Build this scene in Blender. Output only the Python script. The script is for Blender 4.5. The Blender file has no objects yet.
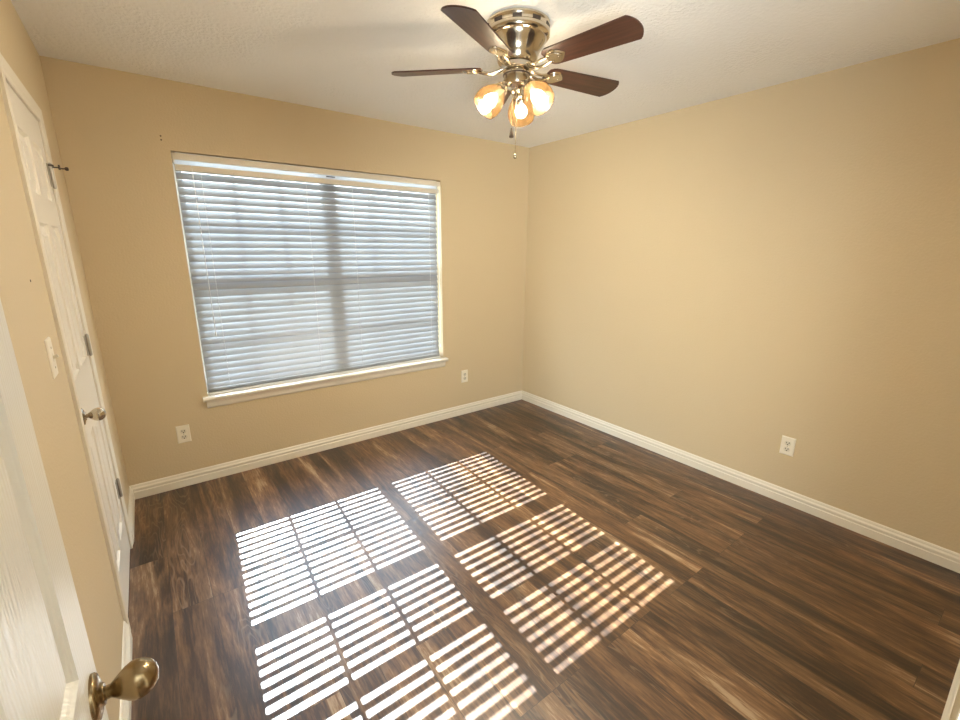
import bpy, bmesh, math, random
from mathutils import Vector, Matrix

S = bpy.context.scene
COL = S.collection
PI = math.pi
R = math.radians
random.seed(4)

# ------------------------------------------------------------------ camera
cam_d = bpy.data.cameras.new('camera')
cam_d.sensor_width = 36.0
cam_d.lens = 441.387 / 960 * 36
cam_d.clip_start = 0.01
cam = bpy.data.objects.new('camera', cam_d)
COL.objects.link(cam)
cam.location = (0.25952, -3.2739, 1.52923)
cam.rotation_euler = (1.32502645, -0.00553544, -0.64230884)
S.camera = cam

# ------------------------------------------------------------------ world, sun, exposure
S.view_settings.view_transform = 'Standard'
S.view_settings.look = 'None'
S.view_settings.gamma = 1
S.view_settings.use_curve_mapping = False
S.view_settings.exposure = 1.45

SUN_SLOPE = 0.808         # drop per metre of depth
SUN_DRIFT = 0.072         # sideways drift per metre of depth
SUN_STRENGTH = 20.0
SKY_STRENGTH = 6.0
HALL_FILL_POWER = 118.0
BULB_STRENGTH = 800.0

w = bpy.data.worlds.new('sky')
S.world = w
w.use_nodes = True
nt = w.node_tree
nt.nodes.clear()
out = nt.nodes.new('ShaderNodeOutputWorld')
bg = nt.nodes.new('ShaderNodeBackground')
tc = nt.nodes.new('ShaderNodeTexCoord')
sep = nt.nodes.new('ShaderNodeSeparateXYZ')
rmp = nt.nodes.new('ShaderNodeValToRGB')
ce = rmp.color_ramp.elements
ce[0].position = 0.0;  ce[0].color = (0.34, 0.37, 0.40, 1)      # horizon sky dimmed so the gaps between slats stay darker
ce[1].position = 1.0;  ce[1].color = (0.30, 0.46, 0.85, 1)
c = ce.new(0.16); c.color = (0.55, 0.60, 0.65, 1)
c = ce.new(0.36); c.color = (0.95, 1.0, 1.0, 1)
c = ce.new(0.62); c.color = (0.70, 0.84, 1.0, 1)
nt.links.new(tc.outputs['Generated'], sep.inputs[0])
nt.links.new(sep.outputs['Z'], rmp.inputs[0])
nt.links.new(rmp.outputs[0], bg.inputs['Color'])
bg.inputs['Strength'].default_value = SKY_STRENGTH
nt.links.new(bg.outputs[0], out.inputs[0])

sun_d = bpy.data.lights.new('sun', 'SUN')
sun_d.energy = SUN_STRENGTH
sun_d.angle = R(0.13)
sun_d.color = (0.84, 0.94, 1.0)
sun = bpy.data.objects.new('sun', sun_d)
COL.objects.link(sun)
sun.location = (2, 5, 6)
sun.rotation_euler = Vector((-SUN_DRIFT, -1.0, -SUN_SLOPE)).to_track_quat('-Z', 'Y').to_euler()

# added fill light in the unseen hall, brightening the right wall and ceiling
hall_d = bpy.data.lights.new('added_hall_fill', 'AREA')
hall_d.shape = 'RECTANGLE'
hall_d.size = 1.6
hall_d.size_y = 1.2
hall_d.energy = HALL_FILL_POWER
hall_d.color = (0.82, 0.94, 1.0)
hall = bpy.data.objects.new('added_hall_fill', hall_d)
COL.objects.link(hall)
hall.location = (-0.95, -4.5, 0.82)
hall.rotation_euler = Vector((0.75, 0.65, 0.75)).to_track_quat('-Z', 'Y').to_euler()

# ------------------------------------------------------------------ dimensions
H = 2.44
W = 3.271
YF = -3.305            # front wall face
WX0, WX1, WZ0, WZ1 = 0.482, 2.303, 0.556, 2.071   # window opening
WT = 0.13              # wall thickness
DX0, DX1 = 0.115, 0.93  # entry doorway in the front wall
CY0, CY1 = -1.215, -0.587  # closet opening in the left wall
DH = 2.03

# ------------------------------------------------------------------ mesh helpers
def box(bm, x0, x1, y0, y1, z0, z1, bev=0.0):
    r = bmesh.ops.create_cube(bm, size=1.0)
    vs = r['verts']
    for v in vs:
        v.co = Vector(((x0 + x1) / 2 + v.co.x * (x1 - x0), (y0 + y1) / 2 + v.co.y * (y1 - y0), (z0 + z1) / 2 + v.co.z * (z1 - z0)))
    if bev > 0:
        es = list({e for v in vs for e in v.link_edges})
        bmesh.ops.bevel(bm, geom=es, offset=bev, segments=2, profile=0.6, affect='EDGES')
    return vs

def lathe(bm, prof, seg=32, mat=None, cap=True):
    """prof: list of (radius, z); revolves about local Z, then applies mat."""
    mat = mat or Matrix.Identity(4)
    rings = []
    for (r, z) in prof:
        if r < 1e-6:
            rings.append([bm.verts.new(mat @ Vector((0, 0, z)))])
        else:
            rings.append([bm.verts.new(mat @ Vector((r * math.cos(2 * PI * i / seg), r * math.sin(2 * PI * i / seg), z))) for i in range(seg)])
    for a, b in zip(rings, rings[1:]):
        for i in range(seg):
            j = (i + 1) % seg
            if len(a) == 1 and len(b) == 1:
                continue
            if len(a) == 1:
                bm.faces.new((a[0], b[j], b[i]))
            elif len(b) == 1:
                bm.faces.new((a[i], a[j], b[0]))
            else:
                bm.faces.new((a[i], a[j], b[j], b[i]))
    if cap:
        for ring, flip in ((rings[0], True), (rings[-1], False)):
            if len(ring) > 1:
                bm.faces.new(list(reversed(ring)) if flip else ring)
    return rings

def tube(bm, pts, rad, seg=8):
    pts = [Vector(p) for p in pts]
    rads = rad if isinstance(rad, (list, tuple)) else [rad] * len(pts)
    rings = []
    up = Vector((0, 0, 1))
    for i, p in enumerate(pts):
        d = (pts[min(i + 1, len(pts) - 1)] - pts[max(i - 1, 0)]).normalized()
        a = d.cross(up)
        if a.length < 1e-3:
            a = d.cross(Vector((1, 0, 0)))
        a.normalize()
        b = d.cross(a)
        rings.append([bm.verts.new(p + (a * math.cos(2 * PI * k / seg) + b * math.sin(2 * PI * k / seg)) * rads[i]) for k in range(seg)])
    for a, b in zip(rings, rings[1:]):
        for i in range(seg):
            j = (i + 1) % seg
            bm.faces.new((a[i], a[j], b[j], b[i]))
    bm.faces.new(list(reversed(rings[0])))
    bm.faces.new(rings[-1])

def sweep(bm, prof, path_pt):
    """prof: closed list of (a, b); path_pt(k, a, b) -> point for every station k in path order."""
    rings = [[bm.verts.new(f(a, b)) for (a, b) in prof] for f in path_pt]
    n = len(prof)
    for ra, rb in zip(rings, rings[1:]):
        for i in range(n):
            j = (i + 1) % n
            bm.faces.new((ra[i], ra[j], rb[j], rb[i]))
    bm.faces.new(list(reversed(rings[0])))
    bm.faces.new(rings[-1])

def obj(name, bm, mat, parent=None, smooth=False, angle=35):
    bmesh.ops.recalc_face_normals(bm, faces=bm.faces[:])
    me = bpy.data.meshes.new(name)
    bm.to_mesh(me)
    bm.free()
    if smooth:
        for p in me.polygons:
            p.use_smooth = True
        try:
            me.set_sharp_from_angle(angle=R(angle))
        except Exception:
            pass
    o = bpy.data.objects.new(name, me)
    COL.objects.link(o)
    me.materials.append(mat)
    if parent:
        o.parent = parent
    return o

def empty(name, loc=(0, 0, 0), rot=(0, 0, 0)):
    o = bpy.data.objects.new(name, None)
    o.empty_display_size = 0.05
    COL.objects.link(o)
    o.location = loc
    o.rotation_euler = rot
    return o

def tag(o, label=None, cat=None, group=None, kind=None):
    if label: o['label'] = label
    if cat: o['category'] = cat
    if group: o['group'] = group
    if kind: o['kind'] = kind
    return o

def struct(o, label=None, cat=None):
    return tag(o, label, cat, None, 'structure')

# ------------------------------------------------------------------ materials
def new_mat(name):
    m = bpy.data.materials.new(name)
    m.use_nodes = True
    n = m.node_tree
    b = n.nodes['Principled BSDF']
    return m, n, b

def nd(n, t, **kw):
    x = n.nodes.new(t)
    for k, v in kw.items():
        setattr(x, k, v)
    return x

def simple(name, col, rough=0.5, metal=0.0, bump=None, spec=None):
    m, n, b = new_mat(name)
    b.inputs['Base Color'].default_value = (*col, 1)
    b.inputs['Roughness'].default_value = rough
    b.inputs['Metallic'].default_value = metal
    if spec is not None:
        b.inputs['Specular IOR Level'].default_value = spec
    if bump:
        sc, st = bump
        t = nd(n, 'ShaderNodeTexCoord')
        no = nd(n, 'ShaderNodeTexNoise')
        no.inputs['Scale'].default_value = sc
        no.inputs['Detail'].default_value = 3
        bp = nd(n, 'ShaderNodeBump')
        bp.inputs['Strength'].default_value = st
        bp.inputs['Distance'].default_value = 0.004
        n.links.new(t.outputs['Object'], no.inputs['Vector'])
        n.links.new(no.outputs['Fac'], bp.inputs['Height'])
        n.links.new(bp.outputs[0], b.inputs['Normal'])
    return m

M_wall = simple('tan_wall_paint', (0.64, 0.52, 0.335), 0.55, bump=(95, 0.35))
M_hall = simple('brown_hall_paint', (0.20, 0.15, 0.10), 0.6)  # unseen hall walls, kept dark to reduce bounce into the room
M_trim = simple('cream_trim_paint', (0.80, 0.745, 0.63), 0.38)
M_door = simple('cream_door_paint', (0.80, 0.755, 0.665), 0.34)
M_vinyl = simple('white_vinyl', (0.82, 0.83, 0.84), 0.4)
M_plate = simple('ivory_plastic', (0.86, 0.80, 0.67), 0.35)
M_recept = simple('ivory_receptacle', (0.74, 0.69, 0.57), 0.4)
M_slot = simple('slot_black', (0.03, 0.025, 0.02), 0.6)
M_screw = simple('screw_metal', (0.55, 0.5, 0.4), 0.35, 0.9)
M_nickel = simple('satin_nickel', (0.60, 0.53, 0.42), 0.17, 1.0)
M_bronze = simple('aged_brass', (0.31, 0.225, 0.12), 0.27, 1.0)
M_hinge = simple('hinge_steel', (0.50, 0.47, 0.41), 0.38, 1.0)
M_dark = simple('dark_bronze', (0.09, 0.065, 0.05), 0.45, 0.6)
M_cord = simple('white_cord', (0.82, 0.82, 0.80), 0.7)
M_rubber = simple('white_rubber', (0.7, 0.68, 0.62), 0.6)
M_fob = simple('wooden_fob', (0.06, 0.035, 0.02), 0.45)
M_ground = simple('dark_outdoor_ground', (0.15, 0.16, 0.13), 0.9)  # unseen ground, darkened to cut its glow on the blind

# door with embossed grain
def door_grain():
    m, n, b = new_mat('grained_door_paint')
    b.inputs['Base Color'].default_value = (0.78, 0.74, 0.655, 1)
    b.inputs['Roughness'].default_value = 0.3
    t = nd(n, 'ShaderNodeTexCoord')
    mp = nd(n, 'ShaderNodeMapping')
    mp.inputs['Scale'].default_value = (1, 1, 0.16)
    no = nd(n, 'ShaderNodeTexNoise')
    no.inputs['Scale'].default_value = 5
    no.inputs['Detail'].default_value = 2
    wv = nd(n, 'ShaderNodeTexWave', wave_type='BANDS', bands_direction='Y')
    wv.inputs['Scale'].default_value = 38
    wv.inputs['Distortion'].default_value = 14
    wv.inputs['Detail'].default_value = 2
    wv.inputs['Detail Scale'].default_value = 0.6
    bp = nd(n, 'ShaderNodeBump')
    bp.inputs['Strength'].default_value = 0.22
    bp.inputs['Distance'].default_value = 0.003
    n.links.new(t.outputs['Object'], mp.inputs['Vector'])
    n.links.new(mp.outputs[0], wv.inputs['Vector'])
    n.links.new(wv.outputs['Fac'], bp.inputs['Height'])
    n.links.new(bp.outputs[0], b.inputs['Normal'])
    return m
M_grain = door_grain()

# ceiling: off-white, patchy knockdown texture
def ceiling_mat():
    m, n, b = new_mat('ceiling_texture_paint')
    b.inputs['Base Color'].default_value = (0.90, 0.90, 0.885, 1)
    b.inputs['Roughness'].default_value = 0.85
    t = nd(n, 'ShaderNodeTexCoord')
    a = nd(n, 'ShaderNodeTexNoise'); a.inputs['Scale'].default_value = 62; a.inputs['Detail'].default_value = 4
    k = nd(n, 'ShaderNodeTexNoise'); k.inputs['Scale'].default_value = 2.2; k.inputs['Detail'].default_value = 2
    r1 = nd(n, 'ShaderNodeValToRGB')
    r1.color_ramp.elements[0].position = 0.42; r1.color_ramp.elements[1].position = 0.60
    r2 = nd(n, 'ShaderNodeValToRGB')
    r2.color_ramp.elements[0].position = 0.46; r2.color_ramp.elements[1].position = 0.66
    r2.color_ramp.elements[0].color = (0.18, 0.18, 0.18, 1)
    mu = nd(n, 'ShaderNodeMath', operation='MULTIPLY')
    bp = nd(n, 'ShaderNodeBump')
    bp.inputs['Strength'].default_value = 0.5
    bp.inputs['Distance'].default_value = 0.006
    for q in (a, k):
        n.links.new(t.outputs['Object'], q.inputs['Vector'])
    n.links.new(a.outputs['Fac'], r1.inputs[0]); n.links.new(k.outputs['Fac'], r2.inputs[0])
    n.links.new(r1.outputs[0], mu.inputs[0]); n.links.new(r2.outputs[0], mu.inputs[1])
    n.links.new(mu.outputs[0], bp.inputs['Height'])
    n.links.new(bp.outputs[0], b.inputs['Normal'])
    return m
M_ceil = ceiling_mat()

# floor: dark vinyl planks running towards the window wall
def floor_mat():
    m, n, b = new_mat('vinyl_plank')
    L = n.links.new
    t = nd(n, 'ShaderNodeTexCoord')
    mp = nd(n, 'ShaderNodeMapping')
    mp.inputs['Rotation'].default_value = (0, 0, R(90))
    L(t.outputs['Object'], mp.inputs['Vector'])
    br = nd(n, 'ShaderNodeTexBrick')
    br.offset = 0.37; br.offset_frequency = 3
    br.inputs['Scale'].default_value = 1.0
    br.inputs['Brick Width'].default_value = 1.22
    br.inputs['Row Height'].default_value = 0.152
    br.inputs['Mortar Size'].default_value = 0.0009
    br.inputs['Mortar Smooth'].default_value = 0.3
    br.inputs['Color1'].default_value = (0, 0, 0, 1)
    br.inputs['Color2'].default_value = (1, 1, 1, 1)
    br.inputs['Mortar'].default_value = (0.5, 0.5, 0.5, 1)
    L(mp.outputs[0], br.inputs['Vector'])
    # per-plank shift of the pattern
    cmb = nd(n, 'ShaderNodeCombineXYZ')
    mu = nd(n, 'ShaderNodeMath', operation='MULTIPLY'); mu.inputs[1].default_value = 37.0
    L(br.outputs['Color'], mu.inputs[0]); L(mu.outputs[0], cmb.inputs['X']); L(mu.outputs[0], cmb.inputs['Z'])
    ad = nd(n, 'ShaderNodeVectorMath', operation='ADD')
    L(t.outputs['Object'], ad.inputs[0]); L(cmb.outputs[0], ad.inputs[1])
    # broad streaks
    m1 = nd(n, 'ShaderNodeMapping'); m1.inputs['Scale'].default_value = (9, 0.85, 1)
    L(ad.outputs[0], m1.inputs['Vector'])
    n1 = nd(n, 'ShaderNodeTexNoise'); n1.inputs['Scale'].default_value = 1; n1.inputs['Detail'].default_value = 6; n1.inputs['Roughness'].default_value = 0.62
    n1.inputs['Distortion'].default_value = 0.9
    L(m1.outputs[0], n1.inputs['Vector'])
    # fine grain
    m2 = nd(n, 'ShaderNodeMapping'); m2.inputs['Scale'].default_value = (95, 9, 1)
    L(ad.outputs[0], m2.inputs['Vector'])
    n2 = nd(n, 'ShaderNodeTexNoise'); n2.inputs['Scale'].default_value = 1; n2.inputs['Detail'].default_value = 4; n2.inputs['Roughness'].default_value = 0.7
    L(m2.outputs[0], n2.inputs['Vector'])
    # cathedral grain lines
    m3 = nd(n, 'ShaderNodeMapping'); m3.inputs['Scale'].default_value = (11, 1.7, 1)
    L(ad.outputs[0], m3.inputs['Vector'])
    n3 = nd(n, 'ShaderNodeTexNoise'); n3.inputs['Scale'].default_value = 1.0; n3.inputs['Detail'].default_value = 2
    L(m3.outputs[0], n3.inputs['Vector'])
    w3 = nd(n, 'ShaderNodeMath', operation='MULTIPLY'); w3.inputs[1].default_value = 90
    L(n3.outputs['Fac'], w3.inputs[0])
    s3 = nd(n, 'ShaderNodeMath', operation='SINE'); L(w3.outputs[0], s3.inputs[0])
    r3 = nd(n, 'ShaderNodeMapRange'); r3.inputs['From Min'].default_value = 0.55; r3.inputs['From Max'].default_value = 1.0
    L(s3.outputs[0], r3.inputs['Value'])
    m4 = nd(n, 'ShaderNodeMapping'); m4.inputs['Scale'].default_value = (6, 0.9, 1)
    L(ad.outputs[0], m4.inputs['Vector'])
    n4 = nd(n, 'ShaderNodeTexNoise'); n4.inputs['Scale'].default_value = 1.3; n4.inputs['Detail'].default_value = 1
    L(m4.outputs[0], n4.inputs['Vector'])
    r4 = nd(n, 'ShaderNodeMapRange'); r4.inputs['From Min'].default_value = 0.5; r4.inputs['From Max'].default_value = 0.68
    L(n4.outputs['Fac'], r4.inputs['Value'])
    g = nd(n, 'ShaderNodeMath', operation='MULTIPLY'); L(r3.outputs[0], g.inputs[0]); L(r4.outputs[0], g.inputs[1])
    # combine: value = 0.62*n1 + 0.38*n2
    a1 = nd(n, 'ShaderNodeMath', operation='MULTIPLY'); a1.inputs[1].default_value = 0.68; L(n1.outputs['Fac'], a1.inputs[0])
    a2 = nd(n, 'ShaderNodeMath', operation='MULTIPLY_ADD'); a2.inputs[1].default_value = 0.32; L(n2.outputs['Fac'], a2.inputs[0]); L(a1.outputs[0], a2.inputs[2])
    rp = nd(n, 'ShaderNodeValToRGB')
    e = rp.color_ramp.elements
    e[0].position = 0.385; e[0].color = (0.016, 0.0064, 0.0030, 1)
    e[1].position = 0.64; e[1].color = (0.40, 0.28, 0.17, 1)
    x = e.new(0.455); x.color = (0.052, 0.021, 0.0085, 1)
    x = e.new(0.515); x.color = (0.120, 0.056, 0.023, 1)
    x = e.new(0.58); x.color = (0.215, 0.112, 0.048, 1)
    L(a2.outputs[0], rp.inputs[0])
    # plank tint
    tint = nd(n, 'ShaderNodeMapRange'); tint.inputs['To Min'].default_value = 0.78; tint.inputs['To Max'].default_value = 1.18
    L(br.outputs['Color'], tint.inputs['Value'])
    vm = nd(n, 'ShaderNodeVectorMath', operation='SCALE'); L(rp.outputs[0], vm.inputs[0]); L(tint.outputs[0], vm.inputs['Scale'])
    mx = nd(n, 'ShaderNodeMixRGB'); mx.blend_type = 'MIX'
    g2 = nd(n, 'ShaderNodeMath', operation='MULTIPLY'); g2.inputs[1].default_value = 0.36; L(g.outputs[0], g2.inputs[0])
    L(g2.outputs[0], mx.inputs['Fac']); L(vm.outputs[0], mx.inputs['Color1']); mx.inputs['Color2'].default_value = (0.30, 0.215, 0.14, 1)
    mx2 = nd(n, 'ShaderNodeMixRGB'); L(br.outputs['Fac'], mx2.inputs['Fac']); L(mx.outputs[0], mx2.inputs['Color1']); mx2.inputs['Color2'].default_value = (0.02, 0.011, 0.007, 1)
    L(mx2.outputs[0], b.inputs['Base Color'])
    b.inputs['Roughness'].default_value = 0.36
    b.inputs['Specular IOR Level'].default_value = 1.0
    hs = nd(n, 'ShaderNodeMath', operation='SUBTRACT'); L(n2.outputs['Fac'], hs.inputs[0]); L(br.outputs['Fac'], hs.inputs[1])
    bp = nd(n, 'ShaderNodeBump'); bp.inputs['Strength'].default_value = 0.18; bp.inputs['Distance'].default_value = 0.002
    L(hs.outputs[0], bp.inputs['Height']); L(bp.outputs[0], b.inputs['Normal'])
    return m
M_floor = floor_mat()

# blind slats: white plastic that lets some light through
def slat_mat():
    m = bpy.data.materials.new('translucent_white_slat')
    m.use_nodes = True
    n = m.node_tree
    n.nodes.clear()
    o = nd(n, 'ShaderNodeOutputMaterial')
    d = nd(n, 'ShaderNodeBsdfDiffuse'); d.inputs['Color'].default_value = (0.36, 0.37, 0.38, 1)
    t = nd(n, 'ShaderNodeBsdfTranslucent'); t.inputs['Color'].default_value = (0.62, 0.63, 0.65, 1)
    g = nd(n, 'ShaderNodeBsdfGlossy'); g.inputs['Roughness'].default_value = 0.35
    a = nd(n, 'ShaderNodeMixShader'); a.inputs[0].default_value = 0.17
    b = nd(n, 'ShaderNodeMixShader'); b.inputs[0].default_value = 0.05
    n.links.new(d.outputs[0], a.inputs[1]); n.links.new(t.outputs[0], a.inputs[2])
    n.links.new(a.outputs[0], b.inputs[1]); n.links.new(g.outputs[0], b.inputs[2])
    n.links.new(b.outputs[0], o.inputs[0])
    return m
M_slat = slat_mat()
M_strip = slat_mat()
M_strip.name = 'gap_glow_plastic'
for q in M_strip.node_tree.nodes:
    if q.type == 'MIX_SHADER' and q.inputs[0].default_value > 0.1: q.inputs[0].default_value = 0.8
    if q.type == 'BSDF_TRANSLUCENT': q.inputs['Color'].default_value = (0.9, 0.92, 0.95, 1)

def glass_mat():
    m = bpy.data.materials.new('window_glass')
    m.use_nodes = True
    n = m.node_tree
    n.nodes.clear()
    o = nd(n, 'ShaderNodeOutputMaterial')
    t = nd(n, 'ShaderNodeBsdfTransparent'); t.inputs['Color'].default_value = (0.97, 0.985, 0.98, 1)
    g = nd(n, 'ShaderNodeBsdfGlossy'); g.inputs['Roughness'].default_value = 0.02
    a = nd(n, 'ShaderNodeMixShader'); a.inputs[0].default_value = 0.06
    n.links.new(t.outputs[0], a.inputs[1]); n.links.new(g.outputs[0], a.inputs[2]); n.links.new(a.outputs[0], o.inputs[0])
    return m
M_glass = glass_mat()

def shade_mat():
    m = bpy.data.materials.new('frosted_glass_shade')
    m.use_nodes = True
    n = m.node_tree
    n.nodes.clear()
    o = nd(n, 'ShaderNodeOutputMaterial')
    d = nd(n, 'ShaderNodeBsdfDiffuse'); d.inputs['Color'].default_value = (0.0115, 0.0066, 0.0026, 1)
    t = nd(n, 'ShaderNodeBsdfTranslucent'); t.inputs['Color'].default_value = (0.0115, 0.0066, 0.0026, 1)
    p = nd(n, 'ShaderNodeBsdfTransparent'); p.inputs['Color'].default_value = (1.0, 0.955, 0.88, 1)
    g = nd(n, 'ShaderNodeBsdfGlossy'); g.inputs['Roughness'].default_value = 0.15
    a = nd(n, 'ShaderNodeMixShader'); a.inputs[0].default_value = 0.55
    b = nd(n, 'ShaderNodeMixShader'); b.inputs[0].default_value = 0.20
    c = nd(n, 'ShaderNodeMixShader'); c.inputs[0].default_value = 0.03
    L = n.links.new
    L(d.outputs[0], a.inputs[1]); L(t.outputs[0], a.inputs[2])
    L(a.outputs[0], b.inputs[1]); L(p.outputs[0], b.inputs[2])
    L(b.outputs[0], c.inputs[1]); L(g.outputs[0], c.inputs[2]); L(c.outputs[0], o.inputs[0])
    return m
M_shade = shade_mat()

def bulb_mat():
    m = bpy.data.materials.new('lit_bulb')
    m.use_nodes = True
    n = m.node_tree
    n.nodes.clear()
    o = nd(n, 'ShaderNodeOutputMaterial')
    e = nd(n, 'ShaderNodeEmission'); e.inputs['Color'].default_value = (1.0, 0.90, 0.72, 1); e.inputs['Strength'].default_value = BULB_STRENGTH
    n.links.new(e.outputs[0], o.inputs[0])
    return m
M_bulb = bulb_mat()

def blade_mat():
    m, n, b = new_mat('mahogany_blade')
    t = nd(n, 'ShaderNodeTexCoord')
    mp = nd(n, 'ShaderNodeMapping'); mp.inputs['Scale'].default_value = (4, 60, 4)
    no = nd(n, 'ShaderNodeTexNoise'); no.inputs['Scale'].default_value = 1; no.inputs['Detail'].default_value = 4
    rp = nd(n, 'ShaderNodeValToRGB')
    rp.color_ramp.elements[0].position = 0.3; rp.color_ramp.elements[0].color = (0.028, 0.0085, 0.0055, 1)
    rp.color_ramp.elements[1].position = 0.75; rp.color_ramp.elements[1].color = (0.085, 0.030, 0.018, 1)
    n.links.new(t.outputs['Object'], mp.inputs['Vector']); n.links.new(mp.outputs[0], no.inputs['Vector'])
    n.links.new(no.outputs['Fac'], rp.inputs[0]); n.links.new(rp.outputs[0], b.inputs['Base Color'])
    b.inputs['Roughness'].default_value = 0.34
    return m
M_blade = blade_mat()

# ------------------------------------------------------------------ room shell
bm = bmesh.new(); box(bm, -2.0, W + 0.12, -5.2, WT, -0.12, 0.0)
struct(obj('floor', bm, M_floor), 'dark brown wood-look plank floor', 'floor')
bm = bmesh.new(); box(bm, -2.0, W + 0.12, -5.2, WT, H, H + 0.12)
struct(obj('ceiling', bm, M_ceil), 'off-white textured ceiling', 'ceiling')

bm = bmesh.new()
box(bm, -0.12, WX0, 0, WT, 0, H); box(bm, WX1, W + 0.12, 0, WT, 0, H)
box(bm, WX0, WX1, 0, WT, 0, WZ0); box(bm, WX0, WX1, 0, WT, WZ1, H)
struct(obj('wall_back', bm, M_wall), 'tan painted wall holding the window', 'wall')
bm = bmesh.new(); box(bm, W, W + 0.12, -5.2, 0, 0, H)
struct(obj('wall_right', bm, M_wall), 'plain tan painted wall on the right', 'wall')
bm = bmesh.new()
box(bm, -0.12, 0, YF - 0.115, CY0 - 0.012, 0, H); box(bm, -0.12, 0, CY1 + 0.012, 0, 0, H); box(bm, -0.12, 0, CY0 - 0.012, CY1 + 0.012, DH + 0.012, H)
box(bm, -0.14, -0.12, CY0 - 0.2, CY1 + 0.2, 0, H)
struct(obj('wall_left', bm, M_wall), 'tan painted wall holding the closet door', 'wall')
bm = bmesh.new()
box(bm, DX1, W, YF - 0.115, YF, 0, H); box(bm, 0, DX0 - 0.02, YF - 0.115, YF, 0, H); box(bm, DX0 - 0.02, DX1, YF - 0.115, YF, DH + 0.02, H)
struct(obj('wall_front', bm, M_wall), 'tan wall with the entry doorway', 'wall')
bm = bmesh.new(); box(bm, -2.12, W + 0.12, -5.32, -5.2, 0, H); box(bm, -2.12, -2.0, -5.2, YF - 0.115, 0, H); box(bm, -2.0, -0.12, YF - 0.115, YF, 0, H)
struct(obj('wall_hall', bm, M_hall), 'brown wall closing the hallway', 'wall')
bm = bmesh.new(); box(bm, -8, 12, WT + 0.02, 16, -0.32, -0.22)
struct(obj('outdoor_ground', bm, M_ground), 'dark ground outside the window', 'ground')

# baseboards: profile (out from wall, height)
BB = [(0, 0), (0.015, 0), (0.015, 0.046), (0.0105, 0.050), (0.0105, 0.056), (0.0135, 0.060), (0.0135, 0.068), (0.0075, 0.077), (0.0065, 0.085), (0.003, 0.091), (0, 0.093)]
def base_x(bm, x0, x1, ywall, s):
    sweep(bm, BB, [lambda a, b, x=x: Vector((x, ywall + s * a, b)) for x in (x0, x1)])
def base_y(bm, y0, y1, xwall, s):
    sweep(bm, BB, [lambda a, b, y=y: Vector((xwall + s * a, y, b)) for y in (y0, y1)])
bm = bmesh.new(); base_x(bm, 0, W, 0, -1); struct(obj('baseboard_back', bm, M_trim), 'cream baseboard under the window', 'baseboard')
bm = bmesh.new(); base_y(bm, YF, 0, W, -1); struct(obj('baseboard_right', bm, M_trim), 'cream baseboard along the plain right wall', 'baseboard')
bm = bmesh.new(); base_y(bm, CY1 + 0.06, 0, 0, 1); base_y(bm, YF, CY0 - 0.06, 0, 1); struct(obj('baseboard_left', bm, M_trim), 'cream baseboard either side of the closet door', 'baseboard')
bm = bmesh.new(); base_x(bm, DX1 + 0.06, W, YF, 1); struct(obj('baseboard_front', bm, M_trim), 'cream baseboard at the bottom right corner', 'baseboard')

# closet casing: profile across its width (u from opening outwards, out from wall)
CS = [(0, 0), (0, 0.007), (0.004, 0.0095), (0.016, 0.010), (0.020, 0.0075), (0.026, 0.0095), (0.044, 0.0125), (0.053, 0.0130), (0.058, 0.0100), (0.058, 0)]
bm = bmesh.new()
sweep(bm, CS, [lambda u, o: Vector((o, CY0 - u, 0)), lambda u, o: Vector((o, CY0 - u, DH + u)), lambda u, o: Vector((o, CY1 + u, DH + u)), lambda u, o: Vector((o, CY1 + u, 0))])
# jamb lining
box(bm, -0.119, 0.0, CY0 - 0.0115, CY0 - 0.003, 0, DH + 0.003); box(bm, -0.119, 0.0, CY1 + 0.003, CY1 + 0.0115, 0, DH + 0.003); box(bm, -0.119, 0, CY0 - 0.0115, CY1 + 0.0115, DH + 0.003, DH + 0.0115)
struct(obj('trim_2', bm, M_trim), 'cream moulded casing around the closet door', 'trim')

# ------------------------------------------------------------------ moulded panel door
def panel_face(bm, wd, ht, panels, face_x, depth=0.008):
    """Front face at x = face_x over y in [0, wd], z in [0, ht], with raised moulded panels."""
    ys = sorted({0, wd, *[p[0] for p in panels], *[p[1] for p in panels]})
    zs = sorted({0, ht, *[p[2] for p in panels], *[p[3] for p in panels]})
    def q(pts):
        bm.faces.new([bm.verts.new(v) for v in pts])
    for a, b in zip(ys, ys[1:]):
        for c, d in zip(zs, zs[1:]):
            if any(p[0] <= a and b <= p[1] and p[2] <= c and d <= p[3] for p in panels):
                continue
            q([(face_x, a, c), (face_x, b, c), (face_x, b, d), (face_x, a, d)])
    prof = [(0.0, 0.0), (0.002, 0.004), (0.005, 0.0065), (0.008, 0.0105), (0.018, 0.0105), (0.040, 0.0040), (0.042, 0.0020)]
    for (a, b, c, d) in panels:
        loops = []
        for (i, dep) in prof:
            x = face_x - dep
            loops.append([(x, a + i, c + i), (x, b - i, c + i), (x, b - i, d - i), (x, a + i, d - i)])
        for l0, l1 in zip(loops, loops[1:]):
            for k in range(4):
                j = (k + 1) % 4
                q([l0[k], l0[j], l1[j], l1[k]])
        q(loops[-1])

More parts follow.
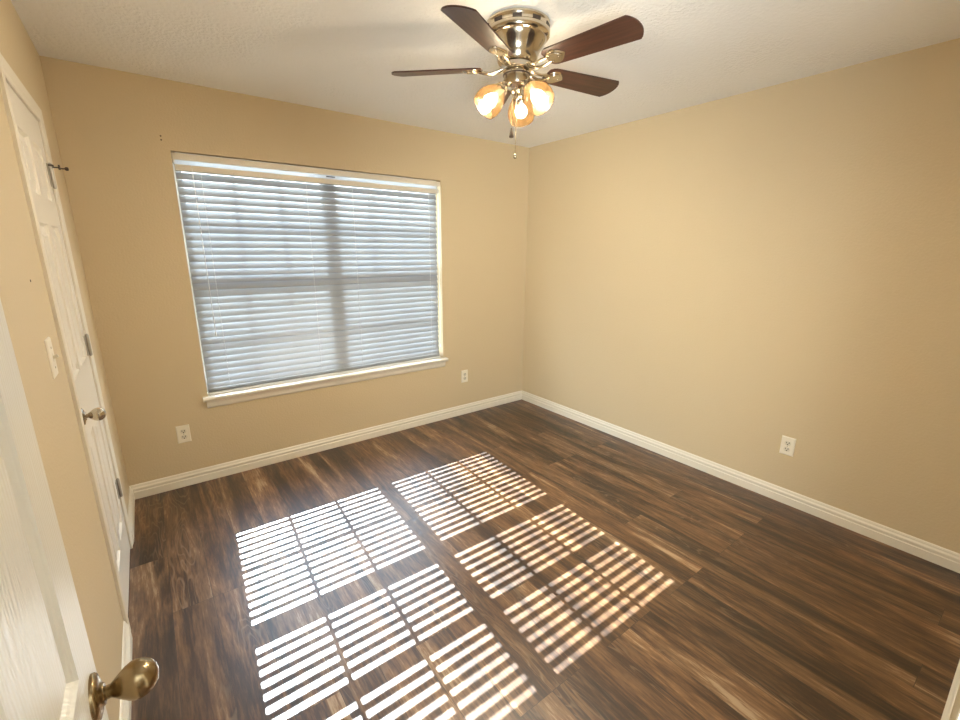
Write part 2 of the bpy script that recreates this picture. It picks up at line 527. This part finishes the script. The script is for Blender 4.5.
def door_leaf(name, wd, ht, th, cols, rows, mat, parent=None):
    bm = bmesh.new()
    panels = [(a, b, c, d) for (a, b) in cols for (c, d) in rows]
    panel_face(bm, wd, ht, panels, 0.0)
    def q(pts):
        bm.faces.new([bm.verts.new(v) for v in pts])
    q([(-th, 0, 0), (-th, 0, ht), (-th, wd, ht), (-th, wd, 0)])
    q([(0, 0, 0), (0, 0, ht), (-th, 0, ht), (-th, 0, 0)])
    q([(0, wd, 0), (-th, wd, 0), (-th, wd, ht), (0, wd, ht)])
    q([(0, 0, ht), (0, wd, ht), (-th, wd, ht), (-th, 0, ht)])
    q([(0, 0, 0), (-th, 0, 0), (-th, wd, 0), (0, wd, 0)])
    bmesh.ops.remove_doubles(bm, verts=bm.verts[:], dist=0.0002)
    return obj(name, bm, mat, parent)

XAX = Matrix.Rotation(R(90), 4, 'Y')     # local Z -> +X
def knob(parent, y, z, mat, label, scale=1.0):
    s = scale
    egg = [(0.0095, 0.010), (0.0095, 0.020), (0.0125, 0.024), (0.0175, 0.030), (0.0235, 0.038), (0.027, 0.046), (0.0275, 0.053), (0.0255, 0.061), (0.0205, 0.069), (0.0125, 0.0745), (0.005, 0.0765), (0, 0.077)]
    bm = bmesh.new()
    lathe(bm, [(0.0115, 0.0085), (0.0115, 0.012)] + [(r * s, zz * s) for r, zz in egg], 32, Matrix.Translation((0, y, z)) @ XAX)
    k = obj('door_knob', bm, mat, parent, True, 50)
    k['label'] = label
    bm = bmesh.new()
    lathe(bm, [(0.033, 0.0), (0.033, 0.003), (0.031, 0.006), (0.022, 0.009), (0.017, 0.0095), (0.0145, 0.013), (0, 0.013)], 32, Matrix.Translation((0, y, z)) @ XAX)
    obj('rosette', bm, mat, k, True, 50)
    return k

def hinge(parent, y, z, stop=False):
    bm = bmesh.new()
    box(bm, -0.001, 0.0026, y - 0.036, y - 0.002, z - 0.045, z + 0.045)
    box(bm, -0.001, 0.0142, y + 0.001, y + 0.0035, z - 0.045, z + 0.045)
    for dz in (-0.03, 0.0, 0.03):
        lathe(bm, [(0.0035, 0), (0.003, 0.0012), (0, 0.0015)], 10, Matrix.Translation((0.0022, y - 0.018 + (0.006 if dz else -0.003), z + dz)) @ XAX)
    h = obj('hinge', bm, M_hinge, parent)
    bm = bmesh.new()
    lathe(bm, [(0.0, -0.053), (0.0045, -0.05), (0.0065, -0.045), (0.0065, -0.0165), (0.0058, -0.016), (0.0065, -0.0155), (0.0065, 0.0155), (0.0058, 0.016), (0.0065, 0.0165), (0.0065, 0.045), (0.0045, 0.05), (0.0, 0.053)], 16, Matrix.Translation((0.0085, y, z)))
    obj('hinge_pin', bm, M_hinge, h, True)
    if stop:
        bm = bmesh.new()
        zz = z + 0.035
        tube(bm, [(0.0085, y, zz), (0.03, y - 0.004, zz), (0.045, y - 0.010, zz - 0.004), (0.056, y - 0.014, zz - 0.004)], 0.0028, 8)
        lathe(bm, [(0.0055, 0), (0.0075, 0.003), (0.0075, 0.009), (0.0045, 0.012), (0, 0.012)], 14, Matrix.Translation((0.054, y - 0.014, zz - 0.004)) @ XAX)
        tube(bm, [(0.036, y - 0.006, zz - 0.009), (0.036, y - 0.006, zz + 0.011)], 0.0035, 8)
        lathe(bm, [(0.011, -0.004), (0.011, 0.004), (0, 0.004)], 16, Matrix.Translation((0.0085, y, zz + 0.006)))
        s = obj('hinge_pin_stop', bm, M_dark, h, True)
        s['label'] = 'dark bronze door stop rod on the top hinge'
    return h

wd = CY1 - CY0 - 0.005
closet = door_leaf('door_1', wd, DH - 0.012, 0.035, [(0.090, 0.275), (0.346, 0.532)], [(0.20, 0.80), (1.04, 1.60), (1.70, 1.90)], M_door)
closet.location = (0.0, CY0 + 0.0025, 0.010)
struct(closet, 'cream six-panel closet door, closed', 'door')
knob(closet, 0.050, 0.909, M_nickel, 'satin nickel egg-shaped knob', 0.92)
for z, s in ((0.345, False), (1.080, False), (1.81, True)):
    hinge(closet, wd + 0.002, z, s)

# entry door, standing open against the left wall
ewd = 0.80
entry = door_leaf('door_2', ewd, DH - 0.012, 0.035, [(0.10, 0.355), (0.445, 0.702)], [(0.20, 0.78), (0.965, 1.60), (1.70, 1.90)], M_grain)
entry.location = (0.115, -2.49 - ewd, 0.010)
struct(entry, 'cream six-panel entry door standing open in the left foreground', 'door')
knob(entry, ewd - 0.055, 0.890, M_bronze, 'aged brass egg-shaped knob on the open door')
for z in (0.22, 1.02, 1.80):
    bm = bmesh.new()
    box(bm, -0.034, -0.001, -0.0022, 0.0, z - 0.045, z + 0.045)
    lathe(bm, [(0, -0.05), (0.006, -0.045), (0.006, 0.045), (0, 0.05)], 12, Matrix.Translation((0.004, -0.005, z)))
    obj('hinge', bm, M_hinge, entry)
# doorway jamb and casing
bm = bmesh.new()
box(bm, DX0 - 0.0195, DX0 - 0.006, YF - 0.115, YF, 0, DH + 0.0195); box(bm, DX1 - 0.013, DX1, YF - 0.115, YF, 0, DH + 0.0195); box(bm, DX0 - 0.0195, DX1, YF - 0.115, YF, DH + 0.006, DH + 0.0195)
box(bm, DX1, DX1 + 0.058, YF, YF + 0.014, 0, DH + 0.07); box(bm, 0.03, DX0 - 0.02, YF, YF + 0.012, 0, DH + 0.07); box(bm, 0.03, DX1 + 0.058, YF, YF + 0.012, DH + 0.0195, DH + 0.07)
struct(obj('trim_3', bm, M_trim), 'cream casing of the entry doorway', 'trim')

# ------------------------------------------------------------------ window
win = empty('window_1', ((WX0 + WX1) / 2, 0.0, WZ0))
struct(win, 'white gridded twin single-hung window behind the blind', 'window')
def wobj(name, bm, mat, parent=win, off=True):
    o = obj(name, bm, mat, parent)
    return o
ox, oz = win.location.x, win.location.z
def wbox(bm, x0, x1, y0, y1, z0, z1, bev=0.0):
    box(bm, x0 - ox, x1 - ox, y0, y1, z0 - oz, z1 - oz, bev)
MX = 1.408     # centre mullion
bm = bmesh.new()
FY0, FY1 = 0.075, 0.128
wbox(bm, WX0 + 0.0005, WX0 + 0.022, FY0, FY1, WZ0 + 0.03, WZ1 - 0.0005)
wbox(bm, WX1 - 0.022, WX1 - 0.0005, FY0, FY1, WZ0 + 0.03, WZ1 - 0.0005)
wbox(bm, WX0 + 0.022, WX1 - 0.022, FY0, FY1, WZ1 - 0.018, WZ1 - 0.0005)
wbox(bm, WX0 + 0.022, WX1 - 0.022, FY0, FY1, WZ0 + 0.03, WZ0 + 0.045)
wobj('frame', bm, M_vinyl)
bm = bmesh.new(); wbox(bm, MX - 0.027, MX + 0.027, FY0 - 0.002, FY1, WZ0 + 0.045, WZ1 - 0.018); wobj('mullion', bm, M_vinyl)
ZR = 1.365 - 0.012   # meeting rail centre
ZB, ZT = WZ0 + 0.045, WZ1 - 0.018
for (xa, xb) in ((WX0 + 0.022, MX - 0.027), (MX + 0.027, WX1 - 0.022)):
    for (za, zb, yy, rb, rt) in ((ZB, ZR + 0.022, 0.080, 0.022, 0.068), (ZR - 0.022, ZT, 0.104, 0.068, 0.008)):
        bm = bmesh.new()
        st = 0.024
        wbox(bm, xa, xa + st, yy, yy + 0.022, za, zb); wbox(bm, xb - st, xb, yy, yy + 0.022, za, zb)
        wbox(bm, xa + st, xb - st, yy, yy + 0.022, za, za + rb); wbox(bm, xa + st, xb - st, yy, yy + 0.022, zb - rt, zb)
        sa = wobj('sash', bm, M_vinyl)
        gx0, gx1, gz0, gz1 = xa + st, xb - st, za + rb, zb - rt
        bm = bmesh.new(); wbox(bm, gx0, gx1, yy + 0.009, yy + 0.012, gz0, gz1); obj('pane', bm, M_glass, sa)
        bm = bmesh.new()
        for f in (1 / 3, 2 / 3):
            xm = gx0 + (gx1 - gx0) * f
            wbox(bm, xm - 0.009, xm + 0.009, yy + 0.005, yy + 0.016, gz0, gz1)
        zm, hm = (0.981, 0.008) if za < 1 else (1.724, 0.010)
        wbox(bm, gx0, gx1, yy + 0.006, yy + 0.015, zm - hm, zm + hm)
        obj('muntin', bm, M_vinyl, sa)

# sill (stool and apron)
bm = bmesh.new()
box(bm, WX0 + 0.0005, WX1 - 0.0005, -0.0004, 0.074, WZ0 + 0.0005, WZ0 + 0.0278)
sweep(bm, [(-0.0005, 0.0), (-0.0005, 0.028), (-0.036, 0.028), (-0.042, 0.024), (-0.044, 0.015), (-0.040, 0.005), (-0.034, 0.0)],
      [lambda a, b, x=x: Vector((x, a, WZ0 + b)) for x in (WX0 - 0.030, WX1 + 0.030)])
sweep(bm, [(0, 0), (0, -0.052), (-0.008, -0.052), (-0.016, -0.040), (-0.020, -0.012), (-0.030, -0.006), (-0.030, 0)],
      [lambda a, b, x=x: Vector((x, a, WZ0 + b)) for x in (WX0 - 0.012, WX1 + 0.012)])
struct(obj('trim_1', bm, M_trim), 'cream window sill and apron under the blind', 'trim')

# ------------------------------------------------------------------ blind
BX0, BX1 = WX0 + 0.010, WX1 - 0.028
BY = 0.036
blind = empty('window_blind', ((WX0 + WX1) / 2, BY, WZ1))
tag(blind, 'white slatted blind lowered over the window, slats tilted nearly shut', 'window blind')
def bb(bm, x0, x1, y0, y1, z0, z1, bev=0.0):
    return box(bm, x0 - ox, x1 - ox, y0 - BY, y1 - BY, z0 - WZ1, z1 - WZ1, bev)
bm = bmesh.new(); bb(bm, BX0 + 0.01, BX1 - 0.005, 0.018, 0.068, 2.034, 2.068, 0.002); obj('headrail', bm, M_vinyl, blind)
# valance: two boards; plastic strip added in the gap for a daylight glow
bm = bmesh.new()
bb(bm, WX0 + 0.012, WX1 - 0.012, 0.002, 0.010, 2.025, 2.061, 0.002)
bb(bm, WX0 + 0.004, WX0 + 0.012, 0.002, 0.066, 2.012, 2.061, 0.001)
bb(bm, WX1 - 0.012, WX1 - 0.004, 0.002, 0.066, 2.030, 2.061, 0.001)
bb(bm, BX0, WX1 - 0.016, 0.004, 0.012, 1.968, 2.001, 0.002)
va = obj('valance', bm, M_trim, blind)
bm = bmesh.new(); bb(bm, BX0, BX1 - 0.004, 0.006, 0.009, 2.000, 2.0255); s = obj('gap_glow_strip', bm, M_strip, va); s['label'] = 'translucent strip added to let the valance gap glow'
bm = bmesh.new(); bb(bm, 1.372, 1.432, 0.0015, 0.0065, 2.012, 2.018); s = obj('valance_clip', bm, M_slot, va); s['label'] = 'small black clip at the middle of the valance'

# slats
SW, TH = 0.0505, 0.0026
TILT = R(58.3)
PITCH = 0.0434
def slat_section(tilt, crown=0.0022):
    top, bot = [], []
    n = 6
    for i in range(n + 1):
        u = -SW / 2 + SW * i / n
        c = crown * (1 - (2 * u / SW) ** 2)
        top.append((u, c + TH / 2)); bot.append((u, c - TH / 2))
    prof = top + bot[::-1]
    ct, st_ = math.cos(tilt), math.sin(tilt)
    return [(u * ct - v * st_, u * st_ + v * ct) for u, v in prof]
def slat_mesh(tilt):
    bm = bmesh.new()
    sweep(bm, slat_section(tilt), [lambda a, b, x=x: Vector((x, a, b)) for x in (BX0 - ox, BX1 - ox)])
    return bm
z = 1.942 + PITCH
zs = []
while z > 0.655:
    zs.append(z); z -= PITCH
first = None
for z in zs:
    if first is None:
        first = obj('slat', slat_mesh(TILT), M_slat, blind, True, 40)
        o = first
    else:
        o = first.copy(); COL.objects.link(o)
    o.location = (0, 0, z - WZ1)
# the last slats close up and flatten towards the bottom rail
for z, a in ((0.650, 50), (0.632, 30), (0.6195, 14), (0.6115, 5), (0.6055, 3)):
    o = obj('slat', slat_mesh(R(a)), M_slat, blind, True, 40)
    o.location = (0, 0, z - WZ1)
bm = bmesh.new(); bb(bm, BX0, BX1, BY - 0.026, BY + 0.026, WZ0 + 0.0285, WZ0 + 0.0435, 0.003); obj('bottom_rail', bm, M_vinyl, blind)
# ladder cords: two thin cords, front and back, with rungs under every slat
dy, dz = SW / 2 * math.cos(TILT), SW / 2 * math.sin(TILT)
for x in (0.62, 1.235, 1.56, 2.20):
    bm = bmesh.new()
    for s in (-1, 1):
        yy = BY + s * (dy + 0.0025)
        tube(bm, [(x - ox, yy - BY, WZ0 + 0.044 - WZ1), (x - ox, yy - BY, 2.035 - WZ1)], 0.0010, 6)
    for z in zs:
        tube(bm, [(x - ox, -dy, z - dz - 0.003 - WZ1), (x - ox, dy, z + dz - 0.003 - WZ1)], 0.0007, 5)
        # knot that shows at the front edge of the slat
        tube(bm, [(x - ox, -dy - 0.0025, z - dz - 0.004 - WZ1), (x - ox, -dy - 0.0025, z - dz + 0.004 - WZ1)], 0.0017, 6)
    obj('ladder_cord', bm, M_cord, blind)
# lift cord at the right end, curving out from the headrail
bm = bmesh.new()
for q in (0.0, 0.006):
    tube(bm, [(p[0] - ox, p[1] - BY, p[2] - WZ1) for p in ((2.235 + q, 0.012, 2.018), (2.252 + q, 0.000, 2.016), (2.264 + q, -0.004, 2.004), (2.270 + q, -0.004, 1.975), (2.271 + q, -0.003, 1.6), (2.272 + q, -0.003, 0.72))], 0.0017, 8)
lathe(bm, [(0.002, 0.03), (0.005, 0.022), (0.007, 0.0), (0, 0.0)], 12, Matrix.Translation((2.275 - ox, -0.003 - BY, 0.69 - WZ1)))
obj('lift_cord', bm, M_cord, blind, True)
# tilt wand at the left end
bm = bmesh.new()
tube(bm, [(0.575 - ox, 0.001 - BY, 2.0 - WZ1), (0.575 - ox, -0.002 - BY, 1.985 - WZ1), (0.578 - ox, 0.0 - BY, 1.0 - WZ1)], 0.0018, 8)
lathe(bm, [(0, 0), (0.0045, 0.002), (0.005, 0.012), (0.0025, 0.026), (0, 0.026)], 12, Matrix.Translation((0.578 - ox, 0.0 - BY, 0.976 - WZ1)))
obj('tilt_cord', bm, M_cord, blind, True)

# ------------------------------------------------------------------ outlets and switch
def wall_frame(kind, a, z):
    """local x = along wall, local y = out of wall, local z = up"""
    if kind == 'back':
        return Matrix.Translation((a, 0, z)) @ Matrix.Rotation(PI, 4, 'Z')
    if kind == 'right':
        return Matrix.Translation((W, a, z)) @ Matrix.Rotation(PI / 2, 4, 'Z')
    return Matrix.Translation((0, a, z)) @ Matrix.Rotation(-PI / 2, 4, 'Z')

def plate(root):
    bm = bmesh.new()
    w2, h2 = 0.037, 0.0585
    pr = [(w2, h2, 0.0), (w2, h2, 0.0025), (w2 - 0.003, h2 - 0.003, 0.0052), (w2 - 0.006, h2 - 0.006, 0.006)]
    loops = [[bm.verts.new((sx * a, d, sz * b)) for sx, sz in ((-1, -1), (1, -1), (1, 1), (-1, 1))] for a, b, d in pr]
    for l0, l1 in zip(loops, loops[1:]):
        for k in range(4):
            j = (k + 1) % 4
            bm.faces.new((l0[k], l0[j], l1[j], l1[k]))
    bm.faces.new(loops[-1]); bm.faces.new(loops[0][::-1])
    return obj('cover_plate', bm, M_plate, root)

YAX = Matrix.Rotation(R(-90), 4, 'X')     # local Z -> +Y
def screw(root, z):
    bm = bmesh.new()
    lathe(bm, [(0.0035, 0.0055), (0.003, 0.0072), (0, 0.0074)], 14, Matrix.Translation((0, 0, z)) @ YAX)
    obj('screw', bm, M_screw, root, True)

def outlet(kind, a, z, label):
    root = empty('wall_outlet')
    root.matrix_world = wall_frame(kind, a, z)
    tag(root, label, 'outlet', 'duplex outlets above the baseboards')
    plate(root)
    for s in (-1, 1):
        bm = bmesh.new()
        n = 28
        vs0, vs1 = [], []
        for i in range(n):
            t = 2 * PI * i / n
            x = 0.0172 * math.cos(t); zz = max(-0.0135, min(0.0135, 0.0172 * math.sin(t)))
            vs0.append(bm.verts.new((x, 0.0055, zz + s * 0.0195))); vs1.append(bm.verts.new((x, 0.0082, zz + s * 0.0195)))
        for i in range(n):
            j = (i + 1) % n
            bm.faces.new((vs0[i], vs0[j], vs1[j], vs1[i]))
        bm.faces.new(vs1)
        rc = obj('receptacle', bm, M_recept, root)
        bm = bmesh.new()
        zc = s * 0.0195
        box(bm, -0.0086, -0.0050, 0.0078, 0.0086, zc - 0.0015, zc + 0.0085)
        box(bm, 0.0050, 0.0086, 0.0078, 0.0086, zc - 0.0005, zc + 0.0075)
        lathe(bm, [(0.0036, 0.0078), (0.0036, 0.0086), (0, 0.0086)], 12, Matrix.Translation((0, 0, zc - 0.0075)) @ YAX)
        obj('slots', bm, M_slot, rc)
    screw(root, 0.0)
    return root
outlet('back', 0.319, 0.359, 'ivory wall outlet below the left end of the window')
outlet('back', 2.534, 0.373, 'small ivory wall outlet right of the window near the corner')
outlet('right', -2.409, 0.370, 'ivory wall outlet on the plain right wall')

sw = empty('light_switch')
sw.matrix_world = wall_frame('left', -1.478, 1.207)
tag(sw, 'ivory toggle light switch beside the closet door casing', 'light switch')
plate(sw)
bm = bmesh.new()
box(bm, -0.005, 0.005, 0.004, 0.0066, -0.012, 0.012)
obj('switch_slot', bm, M_recept, sw)
bm = bmesh.new()
vs = box(bm, -0.0042, 0.0042, 0.005, 0.019, -0.0045, 0.0045, 0.001)
bmesh.ops.rotate(bm, verts=bm.verts[:], cent=(0, 0.005, 0), matrix=Matrix.Rotation(R(22), 3, 'X'))
obj('toggle', bm, M_recept, sw)
screw(sw, 0.030); screw(sw, -0.030)

# ------------------------------------------------------------------ ceiling fan
FX, FY = 1.652, -1.668
fan = empty('ceiling_fan', (FX, FY, H))
tag(fan, 'five-blade ceiling fan with dark wood blades, nickel housing and three lit shades', 'ceiling fan')
bm = bmesh.new()
lathe(bm, [(0.128, 0.0), (0.133, -0.004), (0.133, -0.012), (0.130, -0.016), (0.130, -0.030), (0.134, -0.034), (0.134, -0.050), (0.129, -0.056), (0.121, -0.060), (0.119, -0.068), (0.112, -0.078),
           (0.102, -0.092), (0.093, -0.106), (0.088, -0.122), (0.086, -0.136), (0.080, -0.146), (0.066, -0.150), (0.0, -0.150)], 56)
obj('motor_housing', bm, M_nickel, fan, True, 40)
v0 = None
for i in range(10):
    if v0 is None:
        bm = bmesh.new(); box(bm, 0.1225, 0.1312, -0.018, 0.018, -0.0295, -0.0175)
        v0 = obj('housing_vent', bm, M_dark, fan); v = v0
    else:
        v = v0.copy(); COL.objects.link(v)
    v.rotation_euler = (0, 0, 2 * PI * i / 10 + 0.2)
bm = bmesh.new()
lathe(bm, [(0.060, -0.149), (0.066, -0.153), (0.066, -0.170), (0.060, -0.175), (0.040, -0.176), (0.040, -0.186), (0, -0.186)], 40)
obj('blade_hub', bm, M_nickel, fan, True, 40)
# light kit
bm = bmesh.new()
lathe(bm, [(0.0, -0.182), (0.050, -0.182), (0.0565, -0.186), (0.0575, -0.192), (0.0560, -0.198), (0.0560, -0.225), (0.051, -0.235), (0.036, -0.243), (0.024, -0.250), (0.022, -0.262), (0.016, -0.268), (0.010, -0.272), (0.009, -0.282), (0, -0.286)], 40)
kit = obj('light_kit', bm, M_nickel, fan, True, 40)
bm = bmesh.new()
lathe(bm, [(0.0572, -0.1885), (0.0592, -0.190), (0.0592, -0.194), (0.0572, -0.1955)], 40)
rg = obj('trim_ring', bm, M_dark, kit, True); rg['label'] = 'dark ring around the light kit'

BZ = 2.276 - H
def blade_bm():
    bm = bmesh.new()
    r0, r1, n = 0.150, 0.548, 14
    outline = []
    def hw(r):
        t = (r - r0) / (r1 - r0)
        return 0.0515 + 0.0155 * t
    # root (rounded), along +side, tip arc, back
    left = [(r0 + (r1 - 0.028 - r0) * i / n, 0) for i in range(n + 1)]
    pts = [(r0, -0.034), (r0 + 0.012, -0.047)] + [(r, -hw(r)) for r, _ in left[1:]]
    ht = hw(r1)
    arc = []
    for i in range(1, 13):
        t = -1 + 2 * i / 13
        arc.append((r1 - 0.026 * abs(t) ** 2.2, ht * 0.985 * t))
    pts += arc + [(r, hw(r)) for r, _ in reversed(left[1:])] + [(r0 + 0.012, 0.047), (r0, 0.034)]
    th = 0.0055
    a = [bm.verts.new((x, y, th / 2)) for x, y in pts]
    b = [bm.verts.new((x, y, -th / 2)) for x, y in pts]
    bm.faces.new(a); bm.faces.new(b[::-1])
    for i in range(len(pts)):
        j = (i + 1) % len(pts)
        bm.faces.new((a[i], b[i], b[j], a[j]))
    return bm
PIT = R(-12.2)
def iron_bm():
    bm = bmesh.new()
    # shield-shaped plate under the blade root
    pts = []
    for i in range(24):
        t = 2 * PI * i / 24
        c, s = math.cos(t), math.sin(t)
        x = 0.197 + 0.044 * c
        y = 0.041 * s * (1.0 - 0.6 * max(0, c) ** 1.5)
        pts.append((x, y))
    for (zt, zb, sc) in ((-0.0028, -0.0075, 1.0), (-0.0075, -0.0105, 0.72)):
        cx = 0.197
        a = [bm.verts.new((cx + (x - cx) * sc, y * sc, zt)) for x, y in pts]
        b = [bm.verts.new((cx + (x - cx) * sc * 0.95, y * sc * 0.95, zb)) for x, y in pts]
        bm.faces.new(a); bm.faces.new(b[::-1])
        for i in range(24):
            j = (i + 1) % 24
            bm.faces.new((a[i], b[i], b[j], a[j]))
    # curved twin arm to the hub
    for s in (-1, 1):
        tube(bm, [(0.060, s * 0.010, -0.002), (0.085, s * 0.013, -0.012), (0.112, s * 0.016, -0.017), (0.140, s * 0.018, -0.013), (0.168, s * 0.014, -0.008)], [0.0065, 0.0065, 0.006, 0.006, 0.004], 10)
    for (x, y) in ((0.178, 0.018), (0.178, -0.018), (0.212, 0.0)):
        lathe(bm, [(0.0, -0.0135), (0.003, -0.0130), (0.0045, -0.0110), (0.0045, -0.0090)], 10, Matrix.Translation((x, y, 0)))
    return bm
b0 = i0 = None
for k in range(5):
    rot = Matrix.Translation((0, 0, BZ)) @ Matrix.Rotation(R(-152.8 + 72 * k), 4, 'Z') @ Matrix.Rotation(PIT, 4, 'X')
    if b0 is None:
        b0 = obj('blade', blade_bm(), M_blade, fan)
        i0 = obj('blade_iron', iron_bm(), M_nickel, b0, True, 40)
        bl, ir = b0, i0
    else:
        bl = b0.copy(); COL.objects.link(bl); bl.parent = fan
        ir = i0.copy(); COL.objects.link(ir); ir.parent = bl
    bl.matrix_local = rot

# three arms, shades and bulbs
def shade_profile():
    o = [(0.0235, 0.0), (0.026, 0.004), (0.030, 0.016), (0.042, 0.034), (0.053, 0.056), (0.0595, 0.078), (0.0605, 0.094), (0.0575, 0.110), (0.0545, 0.120)]
    i = [(r - 0.003, z) for r, z in reversed(o)]
    return o + i
for k, az in enumerate((50, 170, 290)):
    tilt = 45
    az = az - 12
    fit = Vector((0.062, 0, -0.243))
    M = Matrix.Rotation(R(az), 4, 'Z') @ Matrix.Translation(fit) @ Matrix.Rotation(R(180 - tilt), 4, 'Y')
    bm = bmesh.new()
    mr = Matrix.Rotation(R(az), 4, 'Z')
    tube(bm, [mr @ Vector(p) for p in ((0.030, 0, -0.218), (0.046, 0, -0.217), (0.054, 0, -0.224), (0.062, 0, -0.243))], 0.010, 12)
    lathe(bm, [(0.0, -0.014), (0.014, -0.014), (0.020, -0.008), (0.027, 0.000), (0.0285, 0.010), (0.0285, 0.018), (0.024, 0.018), (0.024, 0.006), (0, 0.006)], 24, M)
    hold = obj('lamp_holder', bm, M_nickel, kit, True, 40)
    bm = bmesh.new()
    lathe(bm, shade_profile(), 40, M, cap=False)
    bmesh.ops.remove_doubles(bm, verts=bm.verts[:], dist=1e-6)
    obj('lamp_shade', bm, M_shade, kit, True, 60)
    bm = bmesh.new()
    lathe(bm, [(0.0, 0.006), (0.0125, 0.006), (0.0135, 0.030), (0.0125, 0.046), (0.0, 0.046)], 18, M)
    so = obj('socket', bm, M_plate, kit, True, 40)
    bm = bmesh.new()
    lathe(bm, [(0.012, 0.046), (0.015, 0.052), (0.022, 0.062), (0.0265, 0.074), (0.0265, 0.086), (0.021, 0.098), (0.011, 0.105), (0, 0.107)], 20, M)
    obj('bulb', bm, M_bulb, kit, True, 60)

# pull chains: strings of tiny beads
def chain(x, y, z0, z1):
    bm = bmesh.new()
    n = int((z0 - z1) / 0.0052)
    for i in range(n):
        zc = z0 - i * 0.0052
        lathe(bm, [(0, 0.0024), (0.0024, 0.0011), (0.0024, -0.0011), (0, -0.0024)], 6, Matrix.Translation((x, y, zc)))
    tube(bm, [(x, y, z0), (x, y, z1)], 0.0008, 5)
    return bm
rx, ry = math.cos(R(-130)), math.sin(R(-130))
c1 = obj('pull_chain', chain(0.030 * rx, 0.030 * ry, -0.245, -0.505), M_nickel, kit)
bm = bmesh.new()
lathe(bm, [(0, 0.004), (0.003, 0.003), (0.007, -0.004), (0.0085, -0.010), (0.007, -0.016), (0, -0.019)], 16, Matrix.Translation((0.030 * rx, 0.030 * ry, -0.507)))
obj('chain_ball', bm, M_nickel, c1, True, 60)
rx, ry = math.cos(R(-185)), math.sin(R(-185))
c2 = obj('pull_chain', chain(0.022 * rx, 0.022 * ry, -0.255, -0.398), M_nickel, kit)
bm = bmesh.new()
lathe(bm, [(0, 0.004), (0.003, 0.003), (0.0045, -0.008), (0.009, -0.026), (0.0105, -0.034), (0.008, -0.037), (0, -0.037)], 16, Matrix.Translation((0.022 * rx, 0.022 * ry, -0.400)))
fb = obj('chain_fob', bm, M_fob, c2, True, 60); fb['label'] = 'dark bell-shaped fob'

# nail holes left in the walls
for kind, a, zz, lab in (('back', 0.446, 2.142, 'upper of two tiny dark nail holes above the window\'s left corner'),
                         ('back', 0.446, 2.122, 'lower of two tiny dark nail holes above the window\'s left corner'),
                         ('left', -1.502, 1.436, 'tiny dark nail hole in the left wall above the light switch')):
    bm = bmesh.new()
    lathe(bm, [(0.0042, 0.0), (0.0030, 0.0012), (0.0, 0.0006)], 12, YAX)
    nh = obj('nail_hole', bm, M_dark)
    nh.matrix_world = wall_frame(kind, a, zz)
    tag(nh, lab, 'nail hole')
